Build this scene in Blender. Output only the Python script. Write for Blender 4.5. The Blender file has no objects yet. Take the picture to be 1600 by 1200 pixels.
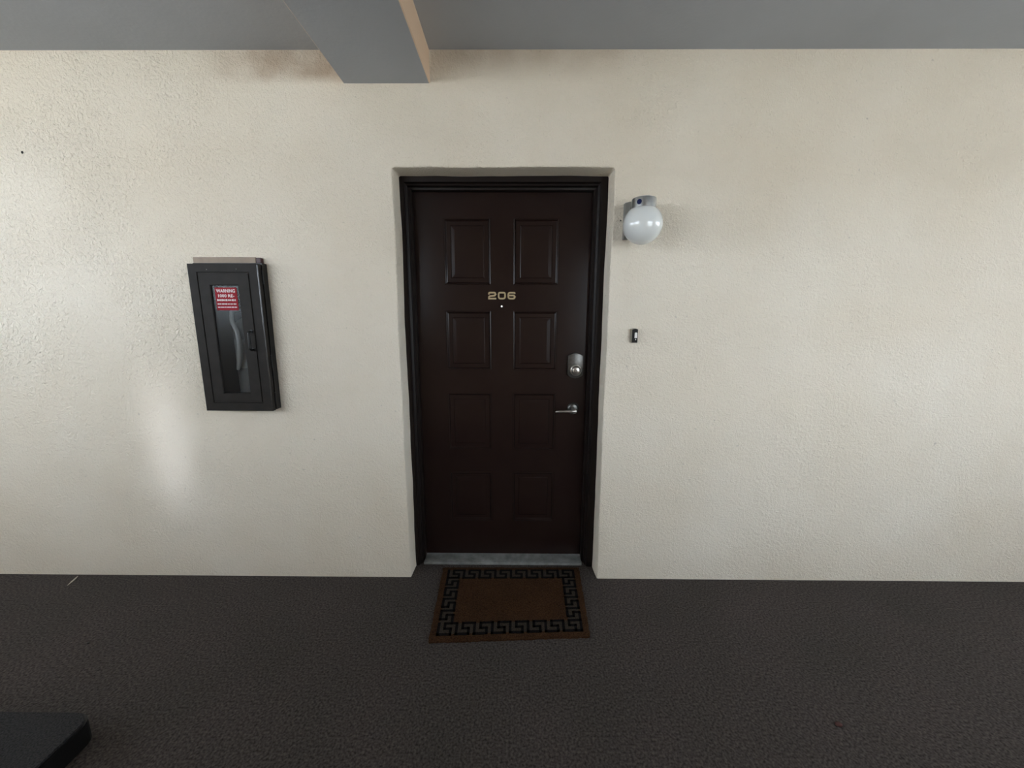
import bpy, bmesh, math, random
from mathutils import Vector, Matrix, noise

scene = bpy.context.scene
COL = scene.collection
R = math.radians

# ------------------------------------------------------------------ camera
cam_d = bpy.data.cameras.new('camera')
cam = bpy.data.objects.new('camera', cam_d); COL.objects.link(cam)
cam_d.sensor_fit = 'HORIZONTAL'; cam_d.sensor_width = 36.0
cam_d.lens = 600.0 / 1600.0 * 36.0
cam_d.clip_start = 0.02; cam_d.clip_end = 200
cam.matrix_world = (Matrix.Translation((0, -1.854, 1.385)) @ Matrix.Rotation(R(0.4), 4, 'Z')
                    @ Matrix.Rotation(R(90 - 9.97), 4, 'X') @ Matrix.Rotation(R(0.18), 4, 'Z'))
scene.camera = cam

# ------------------------------------------------------------------ world: bright overcast sky
w = bpy.data.worlds.new('overcast_sky'); scene.world = w; w.use_nodes = True
nt = w.node_tree; nt.nodes.clear()
tc = nt.nodes.new('ShaderNodeTexCoord'); sx = nt.nodes.new('ShaderNodeSeparateXYZ')
mr = nt.nodes.new('ShaderNodeMapRange'); mr.inputs[1].default_value = -0.1; mr.inputs[2].default_value = 0.9
cr = nt.nodes.new('ShaderNodeValToRGB')
cr.color_ramp.elements[0].position = 0.0; cr.color_ramp.elements[0].color = (0.55, 0.55, 0.53, 1)
cr.color_ramp.elements[1].position = 1.0; cr.color_ramp.elements[1].color = (0.74, 0.87, 1.0, 1)
e = cr.color_ramp.elements.new(0.12); e.color = (0.80, 0.90, 1.0, 1)
bg = nt.nodes.new('ShaderNodeBackground'); bg.inputs[1].default_value = 9.5
wo = nt.nodes.new('ShaderNodeOutputWorld')
L = nt.links.new
L(tc.outputs['Generated'], sx.inputs[0]); L(sx.outputs[2], mr.inputs[0]); L(mr.outputs[0], cr.inputs[0])
L(cr.outputs[0], bg.inputs[0]); L(bg.outputs[0], wo.inputs[0])

scene.view_settings.view_transform = 'Standard'
scene.view_settings.look = 'None'
scene.view_settings.gamma = 1.0
scene.view_settings.use_curve_mapping = False
scene.view_settings.exposure = 0.0

# sun, high behind the building: it lights only the yard outside, which throws light up under the walkway roof
sun_d = bpy.data.lights.new('sun', 'SUN'); sun_d.energy = 20.0; sun_d.angle = R(1.0); sun_d.color = (1.0, 0.96, 0.90)
sun = bpy.data.objects.new('sun', sun_d); COL.objects.link(sun); sun.rotation_euler = (R(-38), 0, R(8))
# spot added outside as stand-in for reflected sun: pale streak on the left wall
gl_d = bpy.data.lights.new('streak_spot', 'SPOT'); gl_d.energy = 1100.0; gl_d.color = (0.80, 0.86, 1.0)
gl_d.spot_size = R(7.5); gl_d.spot_blend = 1.0; gl_d.shadow_soft_size = 0.10
gl = bpy.data.objects.new('streak_spot', gl_d); COL.objects.link(gl)
gl.location = (-5.3, -6.0, 3.0)
gl.rotation_euler = (Vector((-1.76, 0, 0.76)) - gl.location).to_track_quat('-Z', 'Y').to_euler()
gl.scale = (0.2, 1.0, 1.0)

# ------------------------------------------------------------------ materials
def mat(name, col, rough=0.6, metal=0.0, var=None, vscale=8.0, bump=0.0, bscale=60.0, bdist=0.01,
        speck=None, coat=0.0, trans=0.0, spec=0.5, detail=4.0, alpha=None):
    m = bpy.data.materials.new(name); m.use_nodes = True
    n = m.node_tree.nodes; l = m.node_tree.links.new
    p = n['Principled BSDF']
    p.inputs['Base Color'].default_value = (*col, 1); p.inputs['Roughness'].default_value = rough
    p.inputs['Metallic'].default_value = metal; p.inputs['Coat Weight'].default_value = coat
    p.inputs['Specular IOR Level'].default_value = spec
    co = n.new('ShaderNodeTexCoord').outputs['Object']
    last = None
    if var:
        t = n.new('ShaderNodeTexNoise'); t.inputs['Scale'].default_value = vscale; t.inputs['Detail'].default_value = detail
        l(co, t.inputs['Vector'])
        r = n.new('ShaderNodeValToRGB'); r.color_ramp.elements[0].position = 0.3; r.color_ramp.elements[1].position = 0.7
        r.color_ramp.elements[0].color = (*col, 1); r.color_ramp.elements[1].color = (*var, 1)
        l(t.outputs['Fac'], r.inputs[0]); last = r.outputs[0]
    if speck:
        scl, lo, hi = speck
        t2 = n.new('ShaderNodeTexNoise'); t2.inputs['Scale'].default_value = scl; t2.inputs['Detail'].default_value = 3
        l(co, t2.inputs['Vector'])
        m2 = n.new('ShaderNodeMapRange'); m2.inputs[1].default_value = 0.3; m2.inputs[2].default_value = 0.7
        m2.inputs[3].default_value = lo; m2.inputs[4].default_value = hi
        l(t2.outputs['Fac'], m2.inputs[0])
        mx = n.new('ShaderNodeVectorMath'); mx.operation = 'SCALE'
        if last is not None: l(last, mx.inputs[0])
        else: mx.inputs[0].default_value = col
        l(m2.outputs[0], mx.inputs['Scale']); last = mx.outputs[0]
    if last is not None: l(last, p.inputs['Base Color'])
    if bump:
        t3 = n.new('ShaderNodeTexNoise'); t3.inputs['Scale'].default_value = bscale; t3.inputs['Detail'].default_value = 4
        l(co, t3.inputs['Vector'])
        b = n.new('ShaderNodeBump'); b.inputs['Strength'].default_value = bump; b.inputs['Distance'].default_value = bdist
        l(t3.outputs['Fac'], b.inputs['Height']); l(b.outputs[0], p.inputs['Normal'])
    return m

def stucco():
    """hand trowelled stucco: a fine sand float everywhere, coarser ridges on the old patch at the left"""
    m = bpy.data.materials.new('cream_stucco'); m.use_nodes = True
    n = m.node_tree.nodes; l = m.node_tree.links.new
    p = n['Principled BSDF']; p.inputs['Roughness'].default_value = 0.75; p.inputs['Specular IOR Level'].default_value = 0.2
    co = n.new('ShaderNodeTexCoord').outputs['Object']
    def noi(scale, detail=3, dist=0.0, rough=0.5):
        t = n.new('ShaderNodeTexNoise'); t.inputs['Scale'].default_value = scale
        t.inputs['Detail'].default_value = detail; t.inputs['Distortion'].default_value = dist
        t.inputs['Roughness'].default_value = rough
        l(co, t.inputs['Vector']); return t.outputs['Fac']
    def mrange(v, a, b, c, d, smooth=False):
        k = n.new('ShaderNodeMapRange')
        if smooth: k.interpolation_type = 'SMOOTHSTEP'
        for i, q in enumerate((a, b, c, d)): k.inputs[i + 1].default_value = q
        l(v, k.inputs[0]); return k.outputs[0]
    def mth(op, a, b):
        k = n.new('ShaderNodeMath'); k.operation = op
        for i, q in enumerate((a, b)):
            if isinstance(q, (int, float)): k.inputs[i].default_value = q
            else: l(q, k.inputs[i])
        return k.outputs[0]
    s = n.new('ShaderNodeSeparateXYZ'); l(co, s.inputs[0])
    # coarse patch mask: strongest at left, high up (the old repair)
    xm = mrange(s.outputs[0], -1.95, -0.75, 1.0, 0.22, True)
    zm = mrange(s.outputs[2], 0.75, 1.35, 0.15, 1.0, True)
    right = mrange(s.outputs[0], 0.9, 1.4, 0.0, 0.35, True)
    pm = mrange(noi(2.2, 2), 0.35, 0.62, 0.35, 1.0, True)
    mask = mth('MULTIPLY', mth('MAXIMUM', mth('MULTIPLY', xm, zm), right), pm)
    coarse = mrange(noi(60, 2, 0.0, 0.5), 0.50, 0.78, 0.0, 1.0)
    mid = noi(75, 4, 0.4)
    fine = noi(190, 3)
    h = mth('ADD', mth('MULTIPLY', mth('MULTIPLY', coarse, mask), 0.62),
            mth('ADD', mth('MULTIPLY', mid, mth('ADD', mth('MULTIPLY', mask, 0.65), 0.55)), mth('MULTIPLY', fine, 0.40)))
    h = mth('ADD', h, mth('MULTIPLY', noi(3.0, 2), 2.2))
    b = n.new('ShaderNodeBump'); b.inputs['Strength'].default_value = 1.0; b.inputs['Distance'].default_value = 0.0085
    l(h, b.inputs['Height']); l(b.outputs[0], p.inputs['Normal'])
    r = n.new('ShaderNodeValToRGB'); r.color_ramp.elements[0].position = 0.35; r.color_ramp.elements[1].position = 0.68
    r.color_ramp.elements[0].color = (0.73, 0.65, 0.53, 1); r.color_ramp.elements[1].color = (0.78, 0.71, 0.60, 1)
    l(noi(1.6, 3), r.inputs[0])
    # small grime specks
    sp = mrange(noi(45, 2), 0.70, 0.78, 1.0, 0.75)
    v = n.new('ShaderNodeVectorMath'); v.operation = 'SCALE'; l(r.outputs[0], v.inputs[0]); l(sp, v.inputs['Scale'])
    # brown stain under the ceiling beside the beam; right of it, smudge and painted corner shade
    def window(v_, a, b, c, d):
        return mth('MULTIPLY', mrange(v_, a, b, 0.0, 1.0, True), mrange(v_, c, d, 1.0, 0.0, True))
    stain_shade = mth('MULTIPLY', window(s.outputs[0], -1.45, -1.05, -0.75, -0.70), mrange(s.outputs[2], 2.36, 2.42, 0.0, 1.0, True))
    smudge_shade = mth('MULTIPLY', window(s.outputs[0], -0.37, -0.36, 0.1, 0.9), mrange(s.outputs[2], 2.37, 2.50, 0.0, 0.6, True))
    stain_shade = mth('MAXIMUM', stain_shade, smudge_shade)
    stain_shade = mth('MULTIPLY', stain_shade, mrange(noi(9, 4), 0.3, 0.6, 0.35, 0.85))
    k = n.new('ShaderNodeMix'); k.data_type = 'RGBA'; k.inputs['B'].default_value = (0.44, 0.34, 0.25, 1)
    l(stain_shade, k.inputs['Factor']); l(v.outputs[0], k.inputs['A'])
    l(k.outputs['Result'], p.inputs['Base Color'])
    return m

M = {}
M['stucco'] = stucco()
M['ceiling'] = mat('grey_ceiling_paint', (0.37, 0.385, 0.41), 0.75, var=(0.43, 0.45, 0.485), vscale=1.3, bump=0.25, bscale=70, bdist=0.003)
M['beam_side'] = mat('peach_beam_paint', (0.64, 0.47, 0.33), 0.7, bump=0.3, bscale=50, bdist=0.004)
M['carpet'] = mat('dark_carpet', (0.054, 0.047, 0.042), 0.95, var=(0.064, 0.053, 0.049), vscale=2.5, speck=(125, 0.42, 1.55), bump=0.3, bscale=200, bdist=0.004, spec=0.1)
M['platform_carpet'] = mat('platform_carpet', (0.034, 0.033, 0.034), 0.95, speck=(200, 0.5, 1.5), bump=0.6, bscale=160, bdist=0.006, spec=0.1)
M['door'] = mat('dark_brown_door_paint', (0.018, 0.0105, 0.0085), 0.21, var=(0.015, 0.008, 0.007), vscale=6, bump=0.05, bscale=40, bdist=0.002, spec=0.25)
M['frame'] = mat('dark_brown_frame_paint', (0.012, 0.008, 0.007), 0.42, bump=0.03, bscale=40, bdist=0.002, spec=0.2)
M['sill'] = mat('grey_worn_sill', (0.15, 0.155, 0.15), 0.6, var=(0.22, 0.225, 0.215), vscale=14, speck=(30, 0.75, 1.2))
M['brass'] = mat('aged_brass', (0.50, 0.40, 0.24), 0.45, 0.6)
M['nickel'] = mat('satin_nickel', (0.55, 0.52, 0.48), 0.28, 0.95, speck=(60, 0.85, 1.1))
M['nickel_dark'] = mat('worn_nickel', (0.12, 0.115, 0.105), 0.33, 0.8, speck=(80, 0.75, 1.15))
M['black'] = mat('black_plastic', (0.010, 0.008, 0.006), 0.5, spec=0.15)
M['lens'] = mat('peephole_lens', (0.8, 0.8, 0.8), 0.05, 0.2)          # the lit room behind shows through it
M['lens'].node_tree.nodes['Principled BSDF'].inputs['Emission Color'].default_value = (1.0, 0.97, 0.92, 1)
M['lens'].node_tree.nodes['Principled BSDF'].inputs['Emission Strength'].default_value = 1.4
M['gloss_edge'] = mat('glossy_black_edge', (0.02, 0.02, 0.02), 0.22, spec=0.6)
M['alu'] = mat('brushed_aluminium', (0.52, 0.53, 0.53), 0.32, 0.9, speck=(40, 0.8, 1.1))
M['alu_dark'] = mat('dull_aluminium', (0.24, 0.24, 0.23), 0.5, 0.6, var=(0.31, 0.31, 0.29), vscale=20)
M['blue'] = mat('blue_plug', (0.004, 0.010, 0.060), 0.45, spec=0.15)
M['opal'] = mat('opal_glass', (0.73, 0.75, 0.74), 0.06, coat=0.5)
M['cab'] = mat('charcoal_enamel', (0.0215, 0.0190, 0.0170), 0.5, spec=0.10, speck=(25, 0.85, 1.15), bump=0.08, bscale=60, bdist=0.002)
M['cab_dark'] = mat('black_enamel', (0.007, 0.007, 0.007), 0.35, spec=0.3)
M['tan'] = mat('tan_board', (0.27, 0.21, 0.165), 0.75, var=(0.33, 0.26, 0.20), vscale=25)
M['maroon'] = mat('maroon_paint', (0.045, 0.012, 0.014), 0.5)
M['red'] = mat('red_sticker', (0.26, 0.010, 0.018), 0.6, spec=0.15)
M['white_print'] = mat('white_print', (0.72, 0.62, 0.62), 0.5)
M['ext'] = mat('grey_cylinder', (0.16, 0.165, 0.17), 0.4, 0.2)
M['ext_label'] = mat('grey_label', (0.33, 0.34, 0.34), 0.5)
M['hose'] = mat('grey_hose', (0.36, 0.36, 0.355), 0.3)
M['coir'] = mat('brown_coir', (0.036, 0.017, 0.007), 0.95, var=(0.048, 0.023, 0.010), vscale=9, speck=(220, 0.4, 1.6), bump=1.0, bscale=260, bdist=0.006, spec=0.1)
M['mat_black'] = mat('black_mat_print', (0.006, 0.005, 0.005), 0.9, speck=(220, 0.5, 1.5), bump=0.7, bscale=260, bdist=0.004, spec=0.1)
M['key_gap'] = mat('grey_mat_print', (0.036, 0.029, 0.022), 0.95, speck=(220, 0.5, 1.5), bump=0.7, bscale=260, bdist=0.004, spec=0.1)
M['bell_side'] = mat('putty_plastic', (0.26, 0.23, 0.18), 0.5)
M['bell_button'] = mat('pearl_button', (0.75, 0.72, 0.68), 0.3)
M['paper'] = mat('pale_straw', (0.42, 0.38, 0.31), 0.7)
M['ground'] = mat('pale_paving', (0.46, 0.46, 0.44), 0.9, var=(0.38, 0.39, 0.37), vscale=0.5)
M['leaf_bit'] = mat('dry_red_leaf', (0.06, 0.018, 0.014), 0.8)

def pane_mat():
    m = bpy.data.materials.new('clear_acrylic'); m.use_nodes = True
    n = m.node_tree.nodes; l = m.node_tree.links.new
    for q in list(n): n.remove(q)
    t = n.new('ShaderNodeBsdfTransparent'); t.inputs[0].default_value = (0.82, 0.83, 0.83, 1)
    g = n.new('ShaderNodeBsdfGlossy'); g.inputs['Roughness'].default_value = 0.22; g.inputs[0].default_value = (0.35, 0.36, 0.36, 1)
    d = n.new('ShaderNodeBsdfDiffuse'); d.inputs[0].default_value = (0.12, 0.125, 0.13, 1)
    tx = n.new('ShaderNodeTexCoord'); no = n.new('ShaderNodeTexNoise'); no.inputs['Scale'].default_value = 9
    mr_ = n.new('ShaderNodeMapRange'); mr_.inputs[1].default_value = 0.3; mr_.inputs[2].default_value = 0.7
    mr_.inputs[3].default_value = 0.01; mr_.inputs[4].default_value = 0.06
    m1 = n.new('ShaderNodeMixShader'); m2 = n.new('ShaderNodeMixShader'); m2.inputs[0].default_value = 0.035
    o = n.new('ShaderNodeOutputMaterial')
    l(tx.outputs['Object'], no.inputs['Vector']); l(no.outputs['Fac'], mr_.inputs[0]); l(mr_.outputs[0], m1.inputs[0])
    l(t.outputs[0], m1.inputs[1]); l(d.outputs[0], m1.inputs[2])
    l(m1.outputs[0], m2.inputs[1]); l(g.outputs[0], m2.inputs[2]); l(m2.outputs[0], o.inputs[0])
    return m
M['pane'] = pane_mat()

# ------------------------------------------------------------------ object helpers
def link(name, bm, m, parent=None, smooth=False, loc=None):
    me = bpy.data.meshes.new(name); bm.normal_update(); bm.to_mesh(me); bm.free()
    ms = m if isinstance(m, (list, tuple)) else [m]
    for q in ms: me.materials.append(M[q] if isinstance(q, str) else q)
    if smooth:
        for p in me.polygons: p.use_smooth = True
        try: me.set_sharp_from_angle(angle=R(38))
        except Exception: pass
    o = bpy.data.objects.new(name, me); COL.objects.link(o)
    if loc: o.location = loc
    if parent is not None: o.parent = parent
    return o

def empty(name, loc=(0, 0, 0)):
    o = bpy.data.objects.new(name, None); COL.objects.link(o); o.location = loc; o.empty_display_size = 0.05
    return o

def tag(o, label=None, cat=None, kind=None, group=None):
    if label: o['label'] = label
    if cat: o['category'] = cat
    if kind: o['kind'] = kind
    if group: o['group'] = group
    return o

def box(bm, x0, x1, y0, y1, z0, z1, bev=0.0, seg=2, mi=0):
    vs = [bm.verts.new(p) for p in ((x0, y0, z0), (x1, y0, z0), (x1, y1, z0), (x0, y1, z0),
                                    (x0, y0, z1), (x1, y0, z1), (x1, y1, z1), (x0, y1, z1))]
    fs = [bm.faces.new([vs[i] for i in f]) for f in ((3, 2, 1, 0), (4, 5, 6, 7), (0, 1, 5, 4), (1, 2, 6, 5), (2, 3, 7, 6), (3, 0, 4, 7))]
    for f in fs: f.material_index = mi
    if bev:
        es = list({e for f in fs for e in f.edges})
        bmesh.ops.bevel(bm, geom=es, offset=bev, segments=seg, affect='EDGES', profile=0.5, clamp_overlap=True)

def bx(name, dims, m, parent=None, bev=0.0, seg=2, org=(0, 0, 0)):
    bm = bmesh.new(); x0, x1, y0, y1, z0, z1 = dims
    box(bm, x0 - org[0], x1 - org[0], y0 - org[1], y1 - org[1], z0 - org[2], z1 - org[2], bev, seg)
    return link(name, bm, m, parent, smooth=bool(bev))

def prism(bm, pts, y0, y1, bev=0.0, seg=2):
    """pts: (x,z) outline, extruded along y from y0 (front) to y1"""
    a = [bm.verts.new((x, y0, z)) for x, z in pts]; b = [bm.verts.new((x, y1, z)) for x, z in pts]
    f0 = bm.faces.new(a); bm.faces.new(b[::-1])
    n = len(pts)
    for i in range(n): bm.faces.new((a[i], b[i], b[(i + 1) % n], a[(i + 1) % n]))
    bmesh.ops.recalc_face_normals(bm, faces=bm.faces[:])
    if bev:
        bmesh.ops.bevel(bm, geom=list(f0.edges), offset=bev, segments=seg, affect='EDGES', profile=0.5, clamp_overlap=True)

def lathe(bm, prof, axis='Y', seg=32, c=(0, 0, 0)):
    """prof: (radius, height) pairs along the axis"""
    rings = []
    for r, h in prof:
        ring = []
        if r < 1e-6:
            p = (0, h, 0) if axis == 'Y' else (0, 0, h)
            ring = [bm.verts.new((p[0] + c[0], p[1] + c[1], p[2] + c[2]))]
        else:
            for i in range(seg):
                t = 2 * math.pi * i / seg
                p = (r * math.cos(t), h, r * math.sin(t)) if axis == 'Y' else (r * math.cos(t), r * math.sin(t), h)
                ring.append(bm.verts.new((p[0] + c[0], p[1] + c[1], p[2] + c[2])))
        rings.append(ring)
    for a, b in zip(rings, rings[1:]):
        for i in range(seg):
            j = (i + 1) % seg
            if len(a) == 1 and len(b) == 1: continue
            if len(a) == 1: bm.faces.new((a[0], b[i], b[j]))
            elif len(b) == 1: bm.faces.new((a[i], a[j], b[0]))
            else: bm.faces.new((a[i], a[j], b[j], b[i]))
    bmesh.ops.recalc_face_normals(bm, faces=bm.faces[:])

def tube(bm, pts, rad, seg=12, flat=1.0):
    pts = [Vector(p) for p in pts]; rings = []
    for i, p in enumerate(pts):
        d = (pts[min(i + 1, len(pts) - 1)] - pts[max(i - 1, 0)]).normalized()
        u = d.cross(Vector((0, 1, 0)))
        if u.length < 1e-4: u = d.cross(Vector((0, 0, 1)))
        u.normalize(); v = d.cross(u).normalized()
        r = rad[i] if isinstance(rad, (list, tuple)) else rad
        rings.append([bm.verts.new(p + u * math.cos(2 * math.pi * k / seg) * r * flat + v * math.sin(2 * math.pi * k / seg) * r) for k in range(seg)])
    for a, b in zip(rings, rings[1:]):
        for k in range(seg): bm.faces.new((a[k], a[(k + 1) % seg], b[(k + 1) % seg], b[k]))
    bm.faces.new(rings[0][::-1]); bm.faces.new(rings[-1])
    bmesh.ops.recalc_face_normals(bm, faces=bm.faces[:])

def face_with_holes(bm, outer, holes, y):
    """fills the outline minus the holes at depth y; returns lists of boundary verts (outer, hole...)"""
    loops = []; edges = []
    for pts in [outer] + holes:
        vs = [bm.verts.new((x, y, z)) for x, z in pts]; loops.append(vs)
        for i in range(len(vs)): edges.append(bm.edges.new((vs[i], vs[(i + 1) % len(vs)])))
    bmesh.ops.triangle_fill(bm, use_beauty=True, use_dissolve=False, edges=edges, normal=Vector((0, -1, 0)))
    return loops

def smooth_corner_path(pts, rad, n=5):
    """rounds the inner corners of an open polyline"""
    out = [Vector(pts[0])]
    for i in range(1, len(pts) - 1):
        a, b, c = Vector(pts[i - 1]), Vector(pts[i]), Vector(pts[i + 1])
        r = min(rad, (a - b).length * 0.5, (c - b).length * 0.5)
        p = b + (a - b).normalized() * r; q = b + (c - b).normalized() * r
        for k in range(n + 1):
            t = k / n
            out.append((1 - t) ** 2 * p + 2 * t * (1 - t) * b + t ** 2 * q)
    out.append(Vector(pts[-1]))
    return out

def ribbon(bm, path, wd, y0, y1):
    """flat stroke of constant width following an (x,z) path, between depths y0 and y1"""
    P = [Vector(p) for p in path]; Lf, Rt = [], []
    for i, p in enumerate(P):
        d0 = (P[i] - P[i - 1]).normalized() if i else None
        d1 = (P[i + 1] - P[i]).normalized() if i < len(P) - 1 else None
        if d0 is None: nrm = Vector((-d1.y, d1.x)); k = 1
        elif d1 is None: nrm = Vector((-d0.y, d0.x)); k = 1
        else:
            n0, n1 = Vector((-d0.y, d0.x)), Vector((-d1.y, d1.x)); nrm = (n0 + n1)
            nrm = nrm.normalized() if nrm.length > 1e-6 else n0
            k = 1 / max(0.5, nrm.dot(n0))
        Lf.append(p + nrm * wd / 2 * k); Rt.append(p - nrm * wd / 2 * k)
    V = [[bm.verts.new((q.x, y, q.y)) for q in (l_, r_) for y in (y0, y1)] for l_, r_ in zip(Lf, Rt)]
    for a, b in zip(V, V[1:]):
        bm.faces.new((a[0], b[0], b[2], a[2])); bm.faces.new((a[1], a[3], b[3], b[1]))
        bm.faces.new((a[0], a[1], b[1], b[0])); bm.faces.new((a[2], b[2], b[3], a[3]))
    bm.faces.new((V[0][0], V[0][2], V[0][3], V[0][1])); bm.faces.new((V[-1][0], V[-1][1], V[-1][3], V[-1][2]))
    bmesh.ops.recalc_face_normals(bm, faces=bm.faces[:])

# ------------------------------------------------------------------ setting
CZ = 2.503
# floor
bm = bmesh.new(); box(bm, -5.35, 5.35, -2.70, 0.35, -0.15, 0.0)
fl = tag(link('floor', bm, 'carpet'), kind='structure')
# ceiling with its dropped beam
bm = bmesh.new(); box(bm, -6.2, 6.2, -4.1, 0.35, CZ, CZ + 0.2)
ce = tag(link('ceiling', bm, 'ceiling'), kind='structure')
bm = bmesh.new(); box(bm, -0.747, -0.371, -2.56, 0.02, 2.375, CZ + 0.02, 0.004, 1)
for f in bm.faces:
    f.normal_update()
    if abs(f.normal.x) > 0.5: f.material_index = 1
link('beam', bm, ['ceiling', 'beam_side'], ce)

# back wall: rounded plaster opening for the door and a niche for the extinguisher cabinet
OX0, OX1, OZ = -0.556, 0.443, 2.040
CR = 0.012
def wob(x, z, s=1.0):
    return (0.0035 * noise.noise(Vector((x * 2.1, 3.7, z * 2.1))) + 0.0015 * noise.noise(Vector((x * 9, 1.7, z * 9)))) * s
path = []                                         # (x, z, outward dx, dz)
N = 44
for i in range(N + 1):
    z = (OZ - CR) * i / N; path.append((OX0 + wob(OX0, z) * 1.6, z, -1, 0))
for i in range(1, 6):
    t = i / 6 * math.pi / 2
    path.append((OX0 + CR - CR * math.cos(t), OZ - CR + CR * math.sin(t), -math.cos(t), math.sin(t)))
for i in range(0, 25):
    x = OX0 + CR + (OX1 - OX0 - 2 * CR) * i / 24; path.append((x, OZ + wob(x, OZ) * 1.6, 0, 1))
for i in range(1, 6):
    t = i / 6 * math.pi / 2
    path.append((OX1 - CR + CR * math.sin(t), OZ - CR + CR * math.cos(t), math.sin(t), math.cos(t)))
for i in range(N, -1, -1):
    z = (OZ - CR) * i / N; path.append((OX1 + wob(OX1, z) * 1.6, z, 1, 0))
bm = bmesh.new()
RAD = 0.007
prof = [(RAD, 0.0), (RAD * 0.62, RAD * 0.08), (RAD * 0.29, RAD * 0.29), (RAD * 0.08, RAD * 0.62), (0, RAD), (-0.002, 0.05), (-0.004, 0.115)]
outer = [(p[0] + p[2] * RAD, p[1] + p[3] * RAD) for p in path]
WX = 5.35
poly = [(-WX, 0.0)] + [(OX0 - 3.2 + 0.1 * i, 0.0) for i in range(0, 31)] 
ring = [(-WX, 0.0), outer[0]] + outer[1:-1] + [outer[-1], (WX, 0.0), (WX, CZ), (-WX, CZ)]
NX0, NX1, NZ0, NZ1 = -1.462, -1.180, 0.955, 1.592
loops = face_with_holes(bm, ring, [[(NX0, NZ0), (NX1, NZ0), (NX1, NZ1), (NX0, NZ1)]], 0.0)
front = loops[0][1:1 + len(outer)]
prev = front
for off, dep in prof[1:]:
    cur = [bm.verts.new((p[0] + p[2] * off + (wob(p[0] + dep * 3, p[1]) * 0.8), dep, max(0.0, p[1] + p[3] * off))) for p in path]
    for a, b in zip(range(len(cur) - 1), range(1, len(cur))):
        bm.faces.new((prev[a], prev[b], cur[b], cur[a]))
    prev = cur
nb = [bm.verts.new((v.co.x, 0.17, v.co.z)) for v in loops[1]]
for i in range(4): bm.faces.new((loops[1][i], loops[1][(i + 1) % 4], nb[(i + 1) % 4], nb[i]))
bm.faces.new(nb)
bmesh.ops.recalc_face_normals(bm, faces=bm.faces[:])
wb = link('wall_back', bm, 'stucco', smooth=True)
tag(wb, kind='structure')
# solid backs so that the wall has its thickness on both sides of the doorway
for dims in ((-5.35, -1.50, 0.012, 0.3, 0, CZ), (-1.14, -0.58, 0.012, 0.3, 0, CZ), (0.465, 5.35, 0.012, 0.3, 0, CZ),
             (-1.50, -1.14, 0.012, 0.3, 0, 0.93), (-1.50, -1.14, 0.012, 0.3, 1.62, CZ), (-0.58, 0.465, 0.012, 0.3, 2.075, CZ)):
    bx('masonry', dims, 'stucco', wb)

# outer side of the walkway, behind the camera: parapet, piers and header, open to the sky between the piers
wf = tag(empty('wall_front', (0, -2.55, 0)), kind='structure')
def wfp(name, x0, x1, z0, z1, y0=-2.70, y1=-2.55, m='beam_side'):
    bx(name, (x0, x1, y0, y1, z0, z1), m, wf, 0.01, 1, (0, -2.55, 0))
OPEN = [(-4.0, -1.35, 1.42, 2.44), (1.05, 2.65, 0.86, 2.02)]        # x0, x1, sill, head of each opening
wfp('pier', -5.2, OPEN[0][0], 0, CZ); wfp('pier', OPEN[0][1], OPEN[1][0], 0, CZ); wfp('pier', OPEN[1][1], 5.2, 0, CZ)
for a, b, c_, d_ in OPEN:
    wfp('parapet', a, b, 0, c_); wfp('header', a, b, d_, CZ)
tag(bx('wall_left', (-5.35, -5.2, -2.7, 0.3, 0, 1.3), 'stucco'), kind='structure')
tag(bx('wall_right', (5.2, 5.35, -2.7, 0.3, 0, 1.3), 'stucco'), kind='structure')
bm = bmesh.new(); box(bm, -40, 40, -60, -2.95, -3.3, -3.1)
tag(link('ground', bm, 'ground'), kind='structure')

# ------------------------------------------------------------------ door frame and threshold
fr = tag(empty('trim_1', (-0.066, 0.1, 0)), kind='structure')
o3 = (-0.066, 0.1, 0)
def jamb(name, outline):
    """outline: (x, y) section extruded up the doorway"""
    bm = bmesh.new()
    a = [bm.verts.new((x - o3[0], y - o3[1], 0.0)) for x, y in outline]
    b = [bm.verts.new((x - o3[0], y - o3[1], 2.037)) for x, y in outline]
    bm.faces.new(a); bm.faces.new(b[::-1])
    n = len(a)
    for i in range(n): bm.faces.new((a[i], a[(i + 1) % n], b[(i + 1) % n], b[i]))
    bmesh.ops.recalc_face_normals(bm, faces=bm.faces[:])
    bmesh.ops.bevel(bm, geom=[e_ for e_ in bm.edges if abs(e_.verts[0].co.z - e_.verts[1].co.z) > 1], offset=0.003, segments=2, affect='EDGES')
    return link(name, bm, 'frame', fr, True)
jamb('jamb', [(-0.5605, 0.10), (-0.532, 0.10), (-0.529, 0.118), (-0.522, 0.122), (-0.522, 0.150), (-0.510, 0.152), (-0.510, 0.188), (-0.5605, 0.188)])
jamb('jamb', [(0.4475, 0.10), (0.406, 0.10), (0.403, 0.118), (0.396, 0.122), (0.396, 0.150), (0.384, 0.152), (0.384, 0.188), (0.4475, 0.188)])
bm = bmesh.new()
sec = [(0.1008, 2.042), (0.1008, 2.012), (0.118, 2.009), (0.122, 2.002), (0.1508, 2.002), (0.1528, 1.992), (0.188, 1.992), (0.188, 2.042)]
a = [bm.verts.new((-0.5605 - o3[0], y - o3[1], z)) for y, z in sec]; b = [bm.verts.new((0.4475 - o3[0], y - o3[1], z)) for y, z in sec]
bm.faces.new(a); bm.faces.new(b[::-1])
for i in range(len(a)): bm.faces.new((a[i], a[(i + 1) % len(a)], b[(i + 1) % len(a)], b[i]))
bmesh.ops.recalc_face_normals(bm, faces=bm.faces[:])
link('head', bm, 'frame', fr)
bm = bmesh.new(); box(bm, -0.5095, 0.3835, 0.106, 0.20, 0.0, 0.016, 0.004, 2)
tag(link('trim_2', bm, 'sill', smooth=True), kind='structure')

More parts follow.
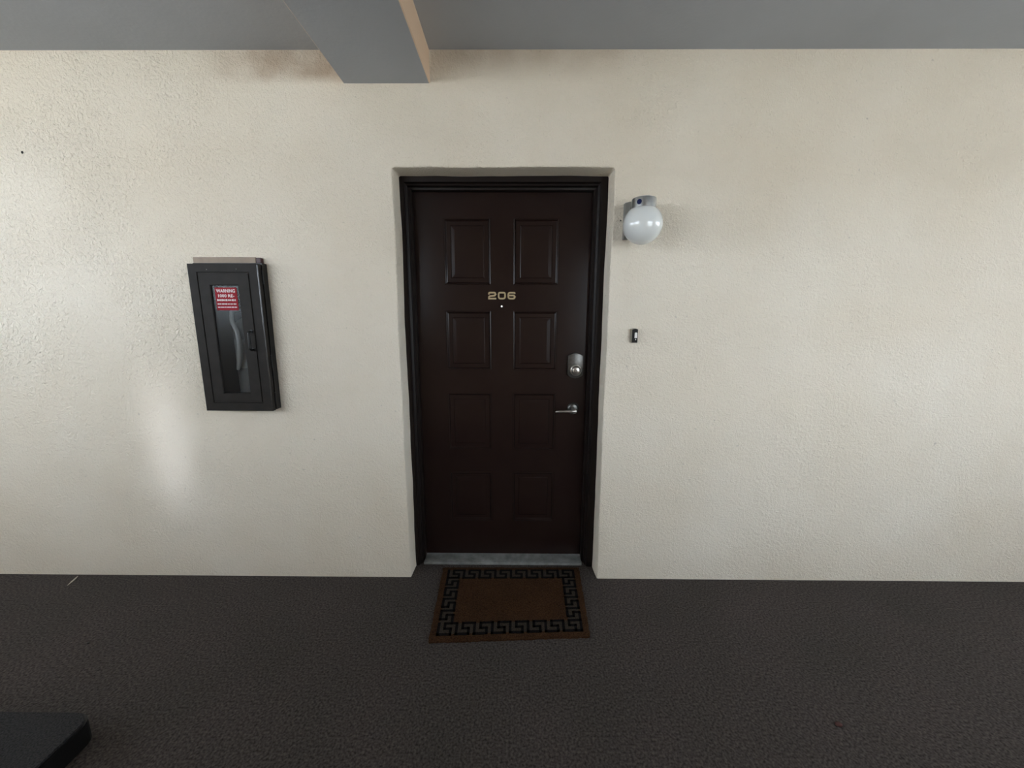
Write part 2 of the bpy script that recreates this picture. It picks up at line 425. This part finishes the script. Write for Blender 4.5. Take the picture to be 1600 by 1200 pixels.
# ------------------------------------------------------------------ door
LY = 0.190
dr = tag(empty('door_1', (-0.066, LY, 0.018)), kind='structure')
od = (-0.066, LY, 0.018)
ROWS = [(1.546, 1.871), (1.102, 1.413), (0.655, 0.976), (0.227, 0.524)]
COLS = [(-0.363, -0.125), (-0.009, 0.223)]
bm = bmesh.new()
dx0, dx1, dz0, dz1 = -0.520, 0.394, 0.018, 2.030
holes = [[(c0 - od[0], r0 - od[2]), (c1 - od[0], r0 - od[2]), (c1 - od[0], r1 - od[2]), (c0 - od[0], r1 - od[2])] for c0, c1 in COLS for r0, r1 in ROWS]
lp = face_with_holes(bm, [(dx0 - od[0], 0), (dx1 - od[0], 0), (dx1 - od[0], dz1 - od[2]), (dx0 - od[0], dz1 - od[2])], holes, 0.0)
bk = [bm.verts.new((v.co.x, 0.044, v.co.z)) for v in lp[0]]
for i in range(4): bm.faces.new((lp[0][i], lp[0][(i + 1) % 4], bk[(i + 1) % 4], bk[i]))
bm.faces.new(bk)
for h_ in lp[1:]:
    hb = [bm.verts.new((v.co.x, 0.012, v.co.z)) for v in h_]
    for i in range(4): bm.faces.new((h_[i], h_[(i + 1) % 4], hb[(i + 1) % 4], hb[i]))
bmesh.ops.recalc_face_normals(bm, faces=bm.faces[:])
leaf = link('door_leaf', bm, 'door', dr)
PROF = [(0.0, 0.0), (0.0004, -0.0022), (0.0016, -0.0038), (0.0036, -0.0046), (0.0056, -0.0042), (0.0074, -0.0026), (0.0084, 0.0), (0.0110, 0.0040), (0.014, 0.0065), (0.033, 0.0065), (0.035, 0.0045), (0.038, 0.0030), (0.054, 0.0018)]
for c0, c1 in COLS:
    for r0, r1 in ROWS:
        bm = bmesh.new(); pr = None
        hw, hh = (c1 - c0) / 2, (r1 - r0) / 2
        for ins, dep in PROF:
            cu = [bm.verts.new((sx_ * (hw - ins), dep, sz_ * (hh - ins))) for sx_, sz_ in ((-1, -1), (1, -1), (1, 1), (-1, 1))]
            if pr:
                for i in range(4): bm.faces.new((pr[i], pr[(i + 1) % 4], cu[(i + 1) % 4], cu[i]))
            pr = cu
        bm.faces.new(pr)
        bmesh.ops.recalc_face_normals(bm, faces=bm.faces[:])
        for f in bm.faces:
            if f.normal.y > 0.5: f.normal_flip()
        link('door_panel', bm, 'door', leaf, False, ((c0 + c1) / 2 - od[0], 0, (r0 + r1) / 2 - od[2]))

# numbers 206: wide squared digits, each its own piece
def digit(kind, x, z, wd, h, st):
    X0, X1, Z0, Z1 = -wd / 2 + st / 2, wd / 2 - st / 2, -h / 2 + st / 2, h / 2 - st / 2
    bm = bmesh.new(); r = 0.011
    if kind == '2':
        P = smooth_corner_path([(X0, Z1 - 0.009), (X0, Z1), (X1, Z1), (X1, 0.002), (X0, -0.004), (X0, Z0), (X1 + st / 2, Z0)], r)
        P = smooth_corner_path([(X0, Z1 - 0.010), (X0, Z1), (X1, Z1), (X1, 0.0005), (X0, -0.0035), (X0, Z0)], r) + [Vector((X0, Z0))]
        ribbon(bm, P, st, -0.005, 0)
        ribbon(bm, [(X0 - st / 2, Z0), (X1 + st / 2, Z0)], st, -0.0052, 0)
    elif kind == '0':
        P = smooth_corner_path([(0, Z1), (X1, Z1), (X1, Z0), (X0, Z0), (X0, Z1), (0.0001, Z1)], r)
        ribbon(bm, P, st, -0.005, 0)
    else:
        P = smooth_corner_path([(X1, Z1 - 0.006), (X1, Z1), (X0, Z1), (X0, Z0), (X1, Z0), (X1, 0.001), (X0, 0.001)], r)
        ribbon(bm, P, st, -0.005, 0)
    names = {'2': 'number_two', '0': 'number_zero', '6': 'number_six'}
    o = link('number_digit', bm, 'brass', dr, loc=(x - od[0], 0, z - od[2]))
    o['label'] = 'brass digit %s' % kind
digit('2', -0.1185, 1.4915, 0.041, 0.038, 0.0078)
digit('0', -0.0685, 1.4915, 0.041, 0.038, 0.0078)
digit('6', -0.0185, 1.4915, 0.041, 0.038, 0.0078)

# peephole
bm = bmesh.new(); lathe(bm, [(0.0, -0.002), (0.0045, -0.002), (0.0055, -0.004), (0.0075, -0.0035), (0.008, 0.0), (0.0, 0.0)], seg=20)
ph = link('peephole', bm, 'black', dr, True, (-0.069 - od[0], 0, 1.437 - od[2])); ph['label'] = 'black peephole ring'
bm = bmesh.new(); lathe(bm, [(0.0, -0.0052), (0.002, -0.0048), (0.0036, -0.0035), (0.0042, -0.002)], seg=16)
pl = link('lens', bm, 'lens', ph, True); pl['label'] = 'bright glass lens'

# deadbolt plate with its knob
def arch_plate(w_, h_, rise, n=10):
    pts = []
    for i in range(n + 1):
        t = -1 + 2 * i / n; pts.append((t * w_ / 2, -h_ / 2 + rise * t * t))
    for i in range(n + 1):
        t = 1 - 2 * i / n; pts.append((t * w_ / 2, h_ / 2 - rise * t * t))
    return pts
bm = bmesh.new(); prism(bm, arch_plate(0.080, 0.136, 0.018), -0.022, 0.0, 0.0035, 2)
db = link('deadbolt', bm, 'nickel_dark', dr, True, (0.3225 - od[0], 0, 1.129 - od[2])); db['label'] = 'worn nickel deadbolt plate with arched ends'
bm = bmesh.new(); lathe(bm, [(0.0, -0.046), (0.014, -0.0455), (0.019, -0.043), (0.022, -0.036), (0.024, -0.030), (0.0295, -0.028), (0.031, -0.022), (0.031, -0.020)], seg=32)
kn = link('lock_cylinder', bm, 'nickel', db, True, (0.002, 0, -0.024))
bm = bmesh.new(); box(bm, -0.0018, 0.0018, -0.0468, -0.044, -0.031, -0.018)
link('keyway', bm, 'black', db, loc=(0.004, 0, 0))

# lever handle
bm = bmesh.new(); lathe(bm, [(0.0, -0.016), (0.020, -0.0155), (0.028, -0.012), (0.0315, -0.006), (0.032, 0.0), (0.0, 0.0)], seg=36)
hd = link('door_handle', bm, 'nickel_dark', dr, True, (0.318 - od[0], 0, 0.893 - od[2])); hd['label'] = 'round nickel handle rose'
bm = bmesh.new()
tube(bm, [(0, -0.014, 0), (0, -0.045, -0.001), (0, -0.066, -0.002)], [0.0105, 0.010, 0.0115], 16)
tube(bm, [(0.008, -0.060, -0.002), (0.0, -0.061, -0.002), (-0.02, -0.062, -0.002), (-0.06, -0.062, -0.003), (-0.093, -0.060, -0.005), (-0.099, -0.058, -0.006)],
     [0.008, 0.009, 0.0072, 0.0062, 0.0058, 0.004], 14)
link('lever', bm, 'nickel', hd, True)

# ------------------------------------------------------------------ coir mat
mo = (-0.02, -0.17, 0.0)
CRN = [(-0.393, 0.072), (0.362, 0.080), (0.336, -0.388), (-0.366, -0.425)]   # far-left, far-right, near-right, near-left
def mp(u, v):
    """u left to right, v far to near -> local x, y"""
    a = Vector(CRN[0]).lerp(Vector(CRN[1]), u); b = Vector(CRN[3]).lerp(Vector(CRN[2]), u)
    p = a.lerp(b, v); return p.x - mo[0], p.y - mo[1]
mt = tag(empty('doormat', mo), 'brown coir doormat with black Greek key border in front of the door', 'doormat')
rng = random.Random(4)
bm = bmesh.new(); U, V = 64, 40; g = []
for j in range(V + 1):
    row = []
    for i in range(U + 1):
        u, v = i / U, j / V; x, y = mp(u, v)
        ed = i in (0, U) or j in (0, V)
        if ed: x += rng.uniform(-.0022, .0022); y += rng.uniform(-.0022, .0022)
        row.append(bm.verts.new((x, y, (0.008 if ed else 0.0125) + rng.uniform(-.0007, .0007))))
    g.append(row)
for j in range(V):
    for i in range(U): bm.faces.new((g[j][i], g[j + 1][i], g[j + 1][i + 1], g[j][i + 1]))
rim = [g[0][i] for i in range(U + 1)] + [g[j][U] for j in range(1, V + 1)] + [g[V][i] for i in range(U - 1, -1, -1)] + [g[j][0] for j in range(V - 1, 0, -1)]
lo = [bm.verts.new((v.co.x, v.co.y, 0.0)) for v in rim]
for i in range(len(rim)): bm.faces.new((rim[i], rim[(i + 1) % len(rim)], lo[(i + 1) % len(rim)], lo[i]))
bmesh.ops.recalc_face_normals(bm, faces=bm.faces[:])
link('coir_pile', bm, 'coir', mt, True)

W_, H_ = 0.74, 0.475                                   # nominal mat size in metres for the pattern
def seg_strip(bm, p, q, wd, z):
    """axis-aligned stroke from p to q in mat metres (x right, y near)"""
    x0, x1 = min(p[0], q[0]) - wd / 2, max(p[0], q[0]) + wd / 2
    y0, y1 = min(p[1], q[1]) - wd / 2, max(p[1], q[1]) + wd / 2
    t = [mp(x / W_, y / H_) for x, y in ((x0, y0), (x1, y0), (x1, y1), (x0, y1))]
    a = [bm.verts.new((*c, z)) for c in t]; b = [bm.verts.new((*c, 0.0115)) for c in t]
    bm.faces.new(a[::-1])
    for i in range(4): bm.faces.new((a[i], a[(i + 1) % 4], b[(i + 1) % 4], b[i]))
ST = 0.0125; BW = 0.058
X0, X1, Y0, Y1 = 0.036, W_ - 0.036, 0.032, H_ - 0.030
def unit_h(x, y, s):
    P = [(0, 0), (0, 1), (.68, 1), (.68, .5), (.34, .5), (.34, 0), (1, 0)]
    return [(x + a_ * s, y + b_ * BW) for a_, b_ in P]
def unit_v(x, y, s, right):
    P = [(1, 0), (0, 0), (0, .68), (.5, .68), (.5, .34), (1, .34), (1, 1)]
    return [(x + a_ * BW, y + b_ * s) for a_, b_ in P]
zz = 0.0142
nH, nV = 8, 4
sH = (X1 - X0) / nH
sV = (Y1 - Y0 - 2 * BW) / nV
units = []
for k in range(nH):
    units.append(unit_h(X0 + k * sH, Y0, sH if k < nH - 1 else sH)); units.append(unit_h(X0 + k * sH, Y1 - BW, sH))
for k in range(nV):
    units.append(unit_v(X0, Y0 + BW + k * sV, sV, False)); units.append(unit_v(X1 - BW, Y0 + BW + k * sV, sV, True))
units.append([(X1, Y0), (X1, Y0 + BW)]); units.append([(X1, Y1 - BW), (X1, Y1), (X1 - sH * 0.3, Y1)])
# lighter printed ground of the border lies just under the dark key strokes
bm = bmesh.new()
for (a_, b_) in (((X0, Y0), (X1, Y0 + BW)), ((X0, Y1 - BW), (X1, Y1)), ((X0, Y0 + BW), (X0 + BW, Y1 - BW)), ((X1 - BW, Y0 + BW), (X1, Y1 - BW))):
    t = [mp(x / W_, y / H_) for x, y in (a_, (b_[0], a_[1]), b_, (a_[0], b_[1]))]
    bm.faces.new([bm.verts.new((*c, 0.0136)) for c in t][::-1])
link('border_ground', bm, 'key_gap', mt)
for un in units:
    bm = bmesh.new()
    for p, q in zip(un, un[1:]): seg_strip(bm, p, q, ST, zz)
    bmesh.ops.recalc_face_normals(bm, faces=bm.faces[:])
    link('key_motif', bm, 'mat_black', mt)

# ------------------------------------------------------------------ fire extinguisher cabinet
co_ = (-1.32, 0.0, 1.275)
cb = tag(empty('fire_extinguisher_cabinet', co_), 'charcoal metal fire extinguisher cabinet hung on the wall left of the door', 'cabinet')
def cbx(name, dims, m, parent=None, bev=0.0, seg=2):
    return bx(name, dims, m, parent or cb, bev, seg, co_)
# niche lining
bm = bmesh.new()
X0_, X1_, Z0_, Z1_ = NX0 + .002, NX1 - .002, NZ0 + .002, NZ1 - .002
for d_ in ((X0_, X0_ + .004, -0.03, 0.165, Z0_, Z1_), (X1_ - .004, X1_, -0.03, 0.165, Z0_, Z1_), (X0_ + .004, X1_ - .004, -0.03, 0.165, Z0_, Z0_ + .004),
           (X0_ + .004, X1_ - .004, -0.03, 0.165, Z1_ - .004, Z1_), (X0_ + .004, X1_ - .004, 0.160, 0.165, Z0_ + .004, Z1_ - .004)):
    box(bm, d_[0] - co_[0], d_[1] - co_[0], d_[2], d_[3], d_[4] - co_[2], d_[5] - co_[2])
link('tub', bm, 'cab', cb)
# surface flange box (four sides, open in front)
FX0, FX1, FZ0, FZ1 = -1.478, -1.160, 0.936, 1.622
bm = bmesh.new()
lp = face_with_holes(bm, [(FX0, FZ0), (FX1, FZ0), (FX1, FZ1), (FX0, FZ1)], [[(NX0 + .02, NZ0 + .02), (NX1 - .02, NZ0 + .02), (NX1 - .02, NZ1 - .02), (NX0 + .02, NZ1 - .02)]], -0.036)
for lo_, d_ in ((lp[0], -0.0015), (lp[1], 0.0)):
    b_ = [bm.verts.new((v.co.x, d_, v.co.z)) for v in lo_]
    for i in range(4): bm.faces.new((lo_[i], lo_[(i + 1) % 4], b_[(i + 1) % 4], b_[i]))
for v in bm.verts: v.co.x -= co_[0]; v.co.z -= co_[2]
bmesh.ops.recalc_face_normals(bm, faces=bm.faces[:])
link('flange', bm, 'cab_dark', cb)
# door of the cabinet: outer rim, recessed groove, inner field with a window
DX0, DX1, DZ0, DZ1 = -1.484, -1.163, 0.933, 1.616
WX0, WX1, WZ0, WZ1 = -1.388, -1.262, 1.020, 1.520
def rect(x0, x1, z0, z1): return [(x0, z0), (x1, z0), (x1, z1), (x0, z1)]
bm = bmesh.new()
R0 = [(DX0, DX1, DZ0, DZ1, -0.040), (DX0, DX1, DZ0, DZ1, -0.0625), (DX0 + .0025, DX1 - .0025, DZ0 + .0025, DZ1 - .0025, -0.065),
      (-1.444, -1.203, 0.972, 1.580, -0.065), (-1.4425, -1.2045, 0.9735, 1.5785, -0.061), (-1.4385, -1.2085, 0.9775, 1.5745, -0.061),
      (-1.437, -1.210, 0.979, 1.573, -0.066), (WX0 - .003, WX1 + .003, WZ0 - .003, WZ1 + .003, -0.066), (WX0, WX1, WZ0, WZ1, -0.063), (WX0, WX1, WZ0, WZ1, -0.045), (DX0 + .01, DX1 - .01, DZ0 + .01, DZ1 - .01, -0.040)]
pr = None; first = None
for a0, a1, b0, b1, d_ in R0:
    cu = [bm.verts.new((x - co_[0], d_, z - co_[2])) for x, z in rect(a0, a1, b0, b1)]
    if pr:
        for i in range(4): bm.faces.new((pr[i], pr[(i + 1) % 4], cu[(i + 1) % 4], cu[i]))
    else: first = cu
    pr = cu
for i in range(4): bm.faces.new((pr[i], pr[(i + 1) % 4], first[(i + 1) % 4], first[i]))
bmesh.ops.recalc_face_normals(bm, faces=bm.faces[:])
cd = link('cabinet_door', bm, 'cab', cb)
cbx('window_pane', (WX0 + .0005, WX1 - .0005, -0.0585, -0.0555, WZ0 + .0005, WZ1 - .0005), 'pane', cd)
# glossy bead added to catch a highlight down the right edge of the door
bm = bmesh.new(); tube(bm, [(DX1 - co_[0] - 0.001, -0.0635, DZ0 - co_[2] + 0.006), (DX1 - co_[0] - 0.001, -0.0635, DZ1 - co_[2] - 0.006)], 0.0032, 12)
link('highlight_bead', bm, 'gloss_edge', cd, True)
# pull handle
bm = bmesh.new()
hx, hz0, hz1 = -1.222 - co_[0], 1.228 - co_[2], 1.312 - co_[2]
P = smooth_corner_path([(-0.064, hz0), (-0.088, hz0), (-0.088, hz1), (-0.064, hz1)], 0.016, 6)
tube(bm, [(hx, p.x, p.y) for p in P], 0.0055, 12)
for z_ in (hz0, hz1): lathe(bm, [(0.0, -0.0685), (0.009, -0.068), (0.010, -0.065)], seg=16, c=(hx, 0, z_))
link('handle', bm, 'cab_dark', cd, True)
# hinge knuckles in the gap at the right edge
for z_ in (1.56, 1.17, 0.99):
    bm = bmesh.new(); lathe(bm, [(0, -0.03), (0.0035, -0.03), (0.0035, 0.03), (0, 0.03)], 'Z', 12, (FX1 - co_[0] + 0.0005, -0.0395, z_ - co_[2]))
    link('hinge', bm, 'cab_dark', cd, True)
# rivets
for x_, z_ in ((-1.395, 1.590), (-1.26, 1.592)):
    bm = bmesh.new(); lathe(bm, [(0, -0.0672), (0.0018, -0.0668), (0.0024, -0.065)], seg=12, c=(x_ - co_[0], 0, z_ - co_[2]))
    link('rivet', bm, 'nickel_dark', cd, True)
# tan backing board behind the cabinet, its top edge above it
cbx('backing_board', (-1.487, -1.196, -0.022, -0.0015, 1.6235, 1.650), 'tan', None, 0.002, 1)
o = cbx('board_end', (-1.195, -1.172, -0.022, -0.0015, 1.6235, 1.648), 'maroon', None, 0.002, 1); o['label'] = 'maroon painted end of the board'
# red warning sticker, on the window
st = cbx('warning_sticker', (-1.374, -1.274, -0.0594, -0.0586, 1.409, 1.511), 'red', None)
st['label'] = 'red warning sticker with white lettering'
def lettering(txt, cx, cz, w_, h_):
    cu = bpy.data.curves.new('lettering', 'FONT'); cu.body = txt; cu.size = 1; cu.align_x = 'CENTER'; cu.align_y = 'CENTER'; cu.offset = 0.02
    cu.resolution_u = 2
    tmp = bpy.data.objects.new('tmp_text', cu); COL.objects.link(tmp)
    bpy.context.view_layer.update()
    me = bpy.data.meshes.new_from_object(tmp)
    bpy.data.objects.remove(tmp)
    xs_ = [v.co.x for v in me.vertices]; ys_ = [v.co.y for v in me.vertices]
    mx, my = (min(xs_) + max(xs_)) / 2, (min(ys_) + max(ys_)) / 2
    kx, ky = w_ / (max(xs_) - min(xs_)), h_ / (max(ys_) - min(ys_))
    for v in me.vertices: v.co = ((v.co.x - mx) * kx, 0, (v.co.y - my) * ky)
    me.name = 'lettering'; me.materials.clear(); me.materials.append(M['white_print'])
    o = bpy.data.objects.new('lettering', me); COL.objects.link(o); o.parent = st
    o.location = (cx - co_[0], -0.0598, cz - co_[2])
lettering('WARNING', -1.325, 1.4965, 0.086, 0.0150)
lettering('1000 RE-', -1.324, 1.4745, 0.074, 0.0140)
# three rows of print too small to read: rows of tiny upright strokes
rng = random.Random(12)
for cz_, h_ in ((1.4550, 0.0085), (1.4375, 0.0062), (1.4230, 0.0062)):
    bm = bmesh.new(); x_ = -1.368; k = 0; wl_ = rng.randint(3, 7)
    while x_ < -1.283:
        if k == wl_: x_ += 0.0022; k = 0; wl_ = rng.randint(3, 8)
        ww = rng.choice((0.0012, 0.0022, 0.0026))
        hh = h_ * rng.choice((0.72, 0.85, 1.0)) / 2
        box(bm, x_ - co_[0], x_ + ww - co_[0], -0.0600, -0.0597, cz_ - hh - co_[2], cz_ + hh - co_[2])
        x_ += ww + 0.0007; k += 1
    link('print_row', bm, 'white_print', st)

# extinguisher inside (a thing of its own, standing in the tub)
ex = tag(empty('fire_extinguisher', (-1.325, 0.064, NZ0 + .0062)), 'grey fire extinguisher with curved hose seen through the cabinet window', 'fire extinguisher')
bm = bmesh.new()
lathe(bm, [(0, 0.0), (0.052, 0.0), (0.060, 0.006), (0.063, 0.02), (0.063, 0.34), (0.058, 0.375), (0.040, 0.402), (0.020, 0.412), (0.018, 0.43), (0, 0.43)], 'Z', 40)
link('cylinder_body', bm, 'ext', ex, True)
bm = bmesh.new(); n_ = 16
rr = 0.0636
vs = [[bm.verts.new((rr * math.sin(t), -rr * math.cos(t), z)) for z in (0.17, 0.31)] for t in [R(-55 + 110 * i / n_) for i in range(n_ + 1)]]
for a, b in zip(vs, vs[1:]): bm.faces.new((a[0], b[0], b[1], a[1]))
link('label_band', bm, 'ext_label', ex, True)
bm = bmesh.new(); box(bm, -0.016, 0.016, -0.018, 0.018, 0.431, 0.462, 0.004)
tube(bm, [(0.0, 0.0, 0.455), (0.03, -0.01, 0.470), (0.055, -0.015, 0.482)], [0.008, 0.006, 0.005], 10)
tube(bm, [(0.0, 0.0, 0.450), (0.03, -0.01, 0.446), (0.055, -0.015, 0.436)], [0.008, 0.006, 0.005], 10)
link('valve', bm, 'ext_label', ex, True)
bm = bmesh.new()
tube(bm, [(-0.015, -0.02, 0.452), (-0.034, -0.055, 0.440), (-0.024, -0.074, 0.400), (0.000, -0.080, 0.345), (0.004, -0.082, 0.29), (0.000, -0.082, 0.235), (-0.010, -0.080, 0.19), (-0.018, -0.078, 0.165)],
     [0.008, 0.0095, 0.010, 0.0105, 0.011, 0.011, 0.010, 0.007], 16)
link('hose', bm, 'hose', ex, True)

# ------------------------------------------------------------------ globe wall lamp
lo_ = (0.543, 0.0, 1.80)
wl = tag(empty('wall_lamp', lo_), 'aluminium wall lamp with white opal glass globe right of the door', 'lamp')
GX, GY, GZ = 0.0, -0.118, 1.773 - 1.80
# bracket: trapezoid side profile (y, z), narrow at the foot and running forward under the cap
bm = bmesh.new()
sec = [(0.0, -0.068), (-0.020, -0.068), (-0.028, -0.058), (-0.032, 0.000), (-0.055, 0.036), (-0.078, 0.040), (-0.078, 0.076), (-0.060, 0.080), (-0.030, 0.084), (0.0, 0.086)]
hw = 0.053
def half(y): return hw if y > -0.031 else 0.045
a = [bm.verts.new((-half(y), y, z)) for y, z in sec]; b = [bm.verts.new((half(y), y, z)) for y, z in sec]
bm.faces.new(a); bm.faces.new(b[::-1])
for i in range(len(a)): bm.faces.new((a[i], a[(i + 1) % len(a)], b[(i + 1) % len(a)], b[i]))
bmesh.ops.recalc_face_normals(bm, faces=bm.faces[:])
link('wall_bracket', bm, 'alu_dark', wl)
CX, CY = 0.0, -0.118
bm = bmesh.new()
lathe(bm, [(0, 0.0765), (0.046, 0.0765), (0.0495, 0.0745), (0.0505, 0.071), (0.0505, 0.030), (0.0475, 0.030), (0.0475, 0.040), (0, 0.040)], 'Z', 48, (CX, CY, 0.0))
cp = link('fitter_cap', bm, 'alu', wl, True)
bm = bmesh.new()
ang = R(205)
lathe(bm, [(0, -0.0035), (0.0085, -0.0035), (0.0100, -0.002), (0.0105, 0.0), (0.0, 0.0)], 'Y', 24)
bmesh.ops.rotate(bm, verts=bm.verts[:], cent=(0, 0, 0), matrix=Matrix.Rotation(R(-38), 3, 'Z'))
bmesh.ops.translate(bm, verts=bm.verts[:], vec=(CX - 0.0504 * math.sin(R(38)), CY - 0.0504 * math.cos(R(38)), 0.054))
link('blue_plug', bm, 'blue', cp, True)
bm = bmesh.new()
pr_ = []
GR = 0.0815
for i in range(33):
    t = math.pi * i / 32
    if t > math.pi * 0.79: break
    pr_.append((GR * math.sin(t), -GR * math.cos(t)))
pr_.append((0.044, 0.066))
pr_ = [(r_ * 1.0, h_) for r_, h_ in pr_]
lathe(bm, pr_, 'Z', 56, (GX, GY, GZ))
link('globe', bm, 'opal', wl, True)
bm = bmesh.new(); lathe(bm, [(0, -0.004), (0.0022, -0.003), (0.003, 0.0)], seg=10, c=(0.479 - lo_[0], -0.0005, 1.816 - lo_[2]))
tag(link('screw_hole', bm, 'black', wl, True), None)

# ------------------------------------------------------------------ doorbell
bo = (0.5665, 0.0, 1.2975)
be = tag(empty('doorbell', bo), 'small narrow doorbell with a dark face and pale button on the wall', 'doorbell')
def arch_top(w_, h_, rise, n=8):
    pts = [(-w_ / 2, -h_ / 2), (w_ / 2, -h_ / 2)]
    for i in range(n + 1):
        t = 1 - 2 * i / n; pts.append((t * w_ / 2, h_ / 2 - rise * t * t))
    return pts
bm = bmesh.new(); prism(bm, arch_top(0.030, 0.068, 0.004), -0.024, 0.0, 0.002, 1)
link('housing', bm, 'bell_side', be)
bm = bmesh.new(); prism(bm, arch_top(0.026, 0.064, 0.004), -0.0265, -0.0242, 0.0008, 1)
link('face_plate', bm, 'black', be)
bm = bmesh.new(); prism(bm, [(p[0] * 1, p[1]) for p in arch_top(0.011, 0.026, 0.002)], -0.0300, -0.0268, 0.001, 2)
link('button', bm, 'bell_button', be, loc=(0.004, 0, 0.002))
bm = bmesh.new(); lathe(bm, [(0, -0.0285), (0.002, -0.028), (0.0028, -0.0268)], seg=12, c=(0.004, 0, -0.018))
link('screw', bm, 'bell_button', be, True)

# ------------------------------------------------------------------ low platform at the lower left
po = (-1.75, -1.25, 0.0)
pf = tag(empty('low_platform', po), 'low dark carpet-topped platform with black side in the lower left corner', 'platform')
PX1, PY1, PH = -1.392, -0.790, 0.072
def rrect(x0, x1, y0, y1, r, n=6):
    pts = []
    for cx, cy, a0 in ((x1 - r, y1 - r, 0), (x0 + r, y1 - r, 90), (x0 + r, y0 + r, 180), (x1 - r, y0 + r, 270)):
        for i in range(n + 1):
            t = R(a0 + 90 * i / n); pts.append((cx + r * math.cos(t), cy + r * math.sin(t)))
    return pts
def slab(name, pts, z0, z1, m):
    bm = bmesh.new()
    a = [bm.verts.new((x - po[0], y - po[1], z0)) for x, y in pts]; b = [bm.verts.new((x - po[0], y - po[1], z1)) for x, y in pts]
    bm.faces.new(a[::-1]); bm.faces.new(b)
    for i in range(len(a)): bm.faces.new((a[i], a[(i + 1) % len(a)], b[(i + 1) % len(a)], b[i]))
    bmesh.ops.recalc_face_normals(bm, faces=bm.faces[:])
    return link(name, bm, m, pf)
slab('platform_base', rrect(-2.3, PX1, -1.7, PY1, 0.05), 0.0, PH, 'cab_dark')
slab('carpet_top', rrect(-2.302, PX1 - 0.006, -1.702, PY1 - 0.004, 0.05), PH, PH + 0.008, 'platform_carpet')

# ------------------------------------------------------------------ litter and nicks
bm = bmesh.new()
P = [(-2.318, -0.088, 0.004), (-2.326, -0.060, 0.007), (-2.334, -0.036, 0.007), (-2.343, -0.018, 0.006)]
tube(bm, P, [0.001, 0.0045, 0.0040, 0.0015], 8, 1.0)
for v in bm.verts: v.co.z = 0.0005 + max(0, v.co.z - 0.001) * 0.6
tag(link('straw_sliver', bm, 'paper'), 'pale straw-coloured sliver on the carpet against the wall foot', 'litter')
rng = random.Random(9)
for x_, y_, s_, mm, lb in ((1.122, -0.744, 0.013, 'leaf_bit', 'small reddish crumb on the open carpet to the right'),
                           (1.36, -0.985, 0.009, 'black', 'tiny black crumb on the carpet near the bottom right'),
                           (2.05, -0.62, 0.009, 'black', 'tiny black crumb on the carpet at the far right'),
                           (-1.82, -0.44, 0.007, 'black', 'tiny black crumb on the carpet behind the low platform')):
    bm = bmesh.new(); bmesh.ops.create_icosphere(bm, subdivisions=2, radius=1.0)
    for v in bm.verts:
        k = 1 + 0.35 * noise.noise(v.co * 1.7 + Vector((x_, y_, 0)))
        v.co = Vector((v.co.x * s_ * k, v.co.y * s_ * 0.7 * k, (v.co.z * 0.3 + 0.3) * s_ * k))
    mz = min(v.co.z for v in bm.verts)
    for v in bm.verts: v.co.z -= mz
    tag(link('crumb', bm, mm, None, True, (x_, y_, 0.0)), lb, 'litter')
bm = bmesh.new(); lathe(bm, [(0, -0.0015), (0.004, -0.001), (0.006, 0.0)], seg=10)
link('wall_nick', bm, 'black', wb, True, (-2.206, -0.0005, 2.101))
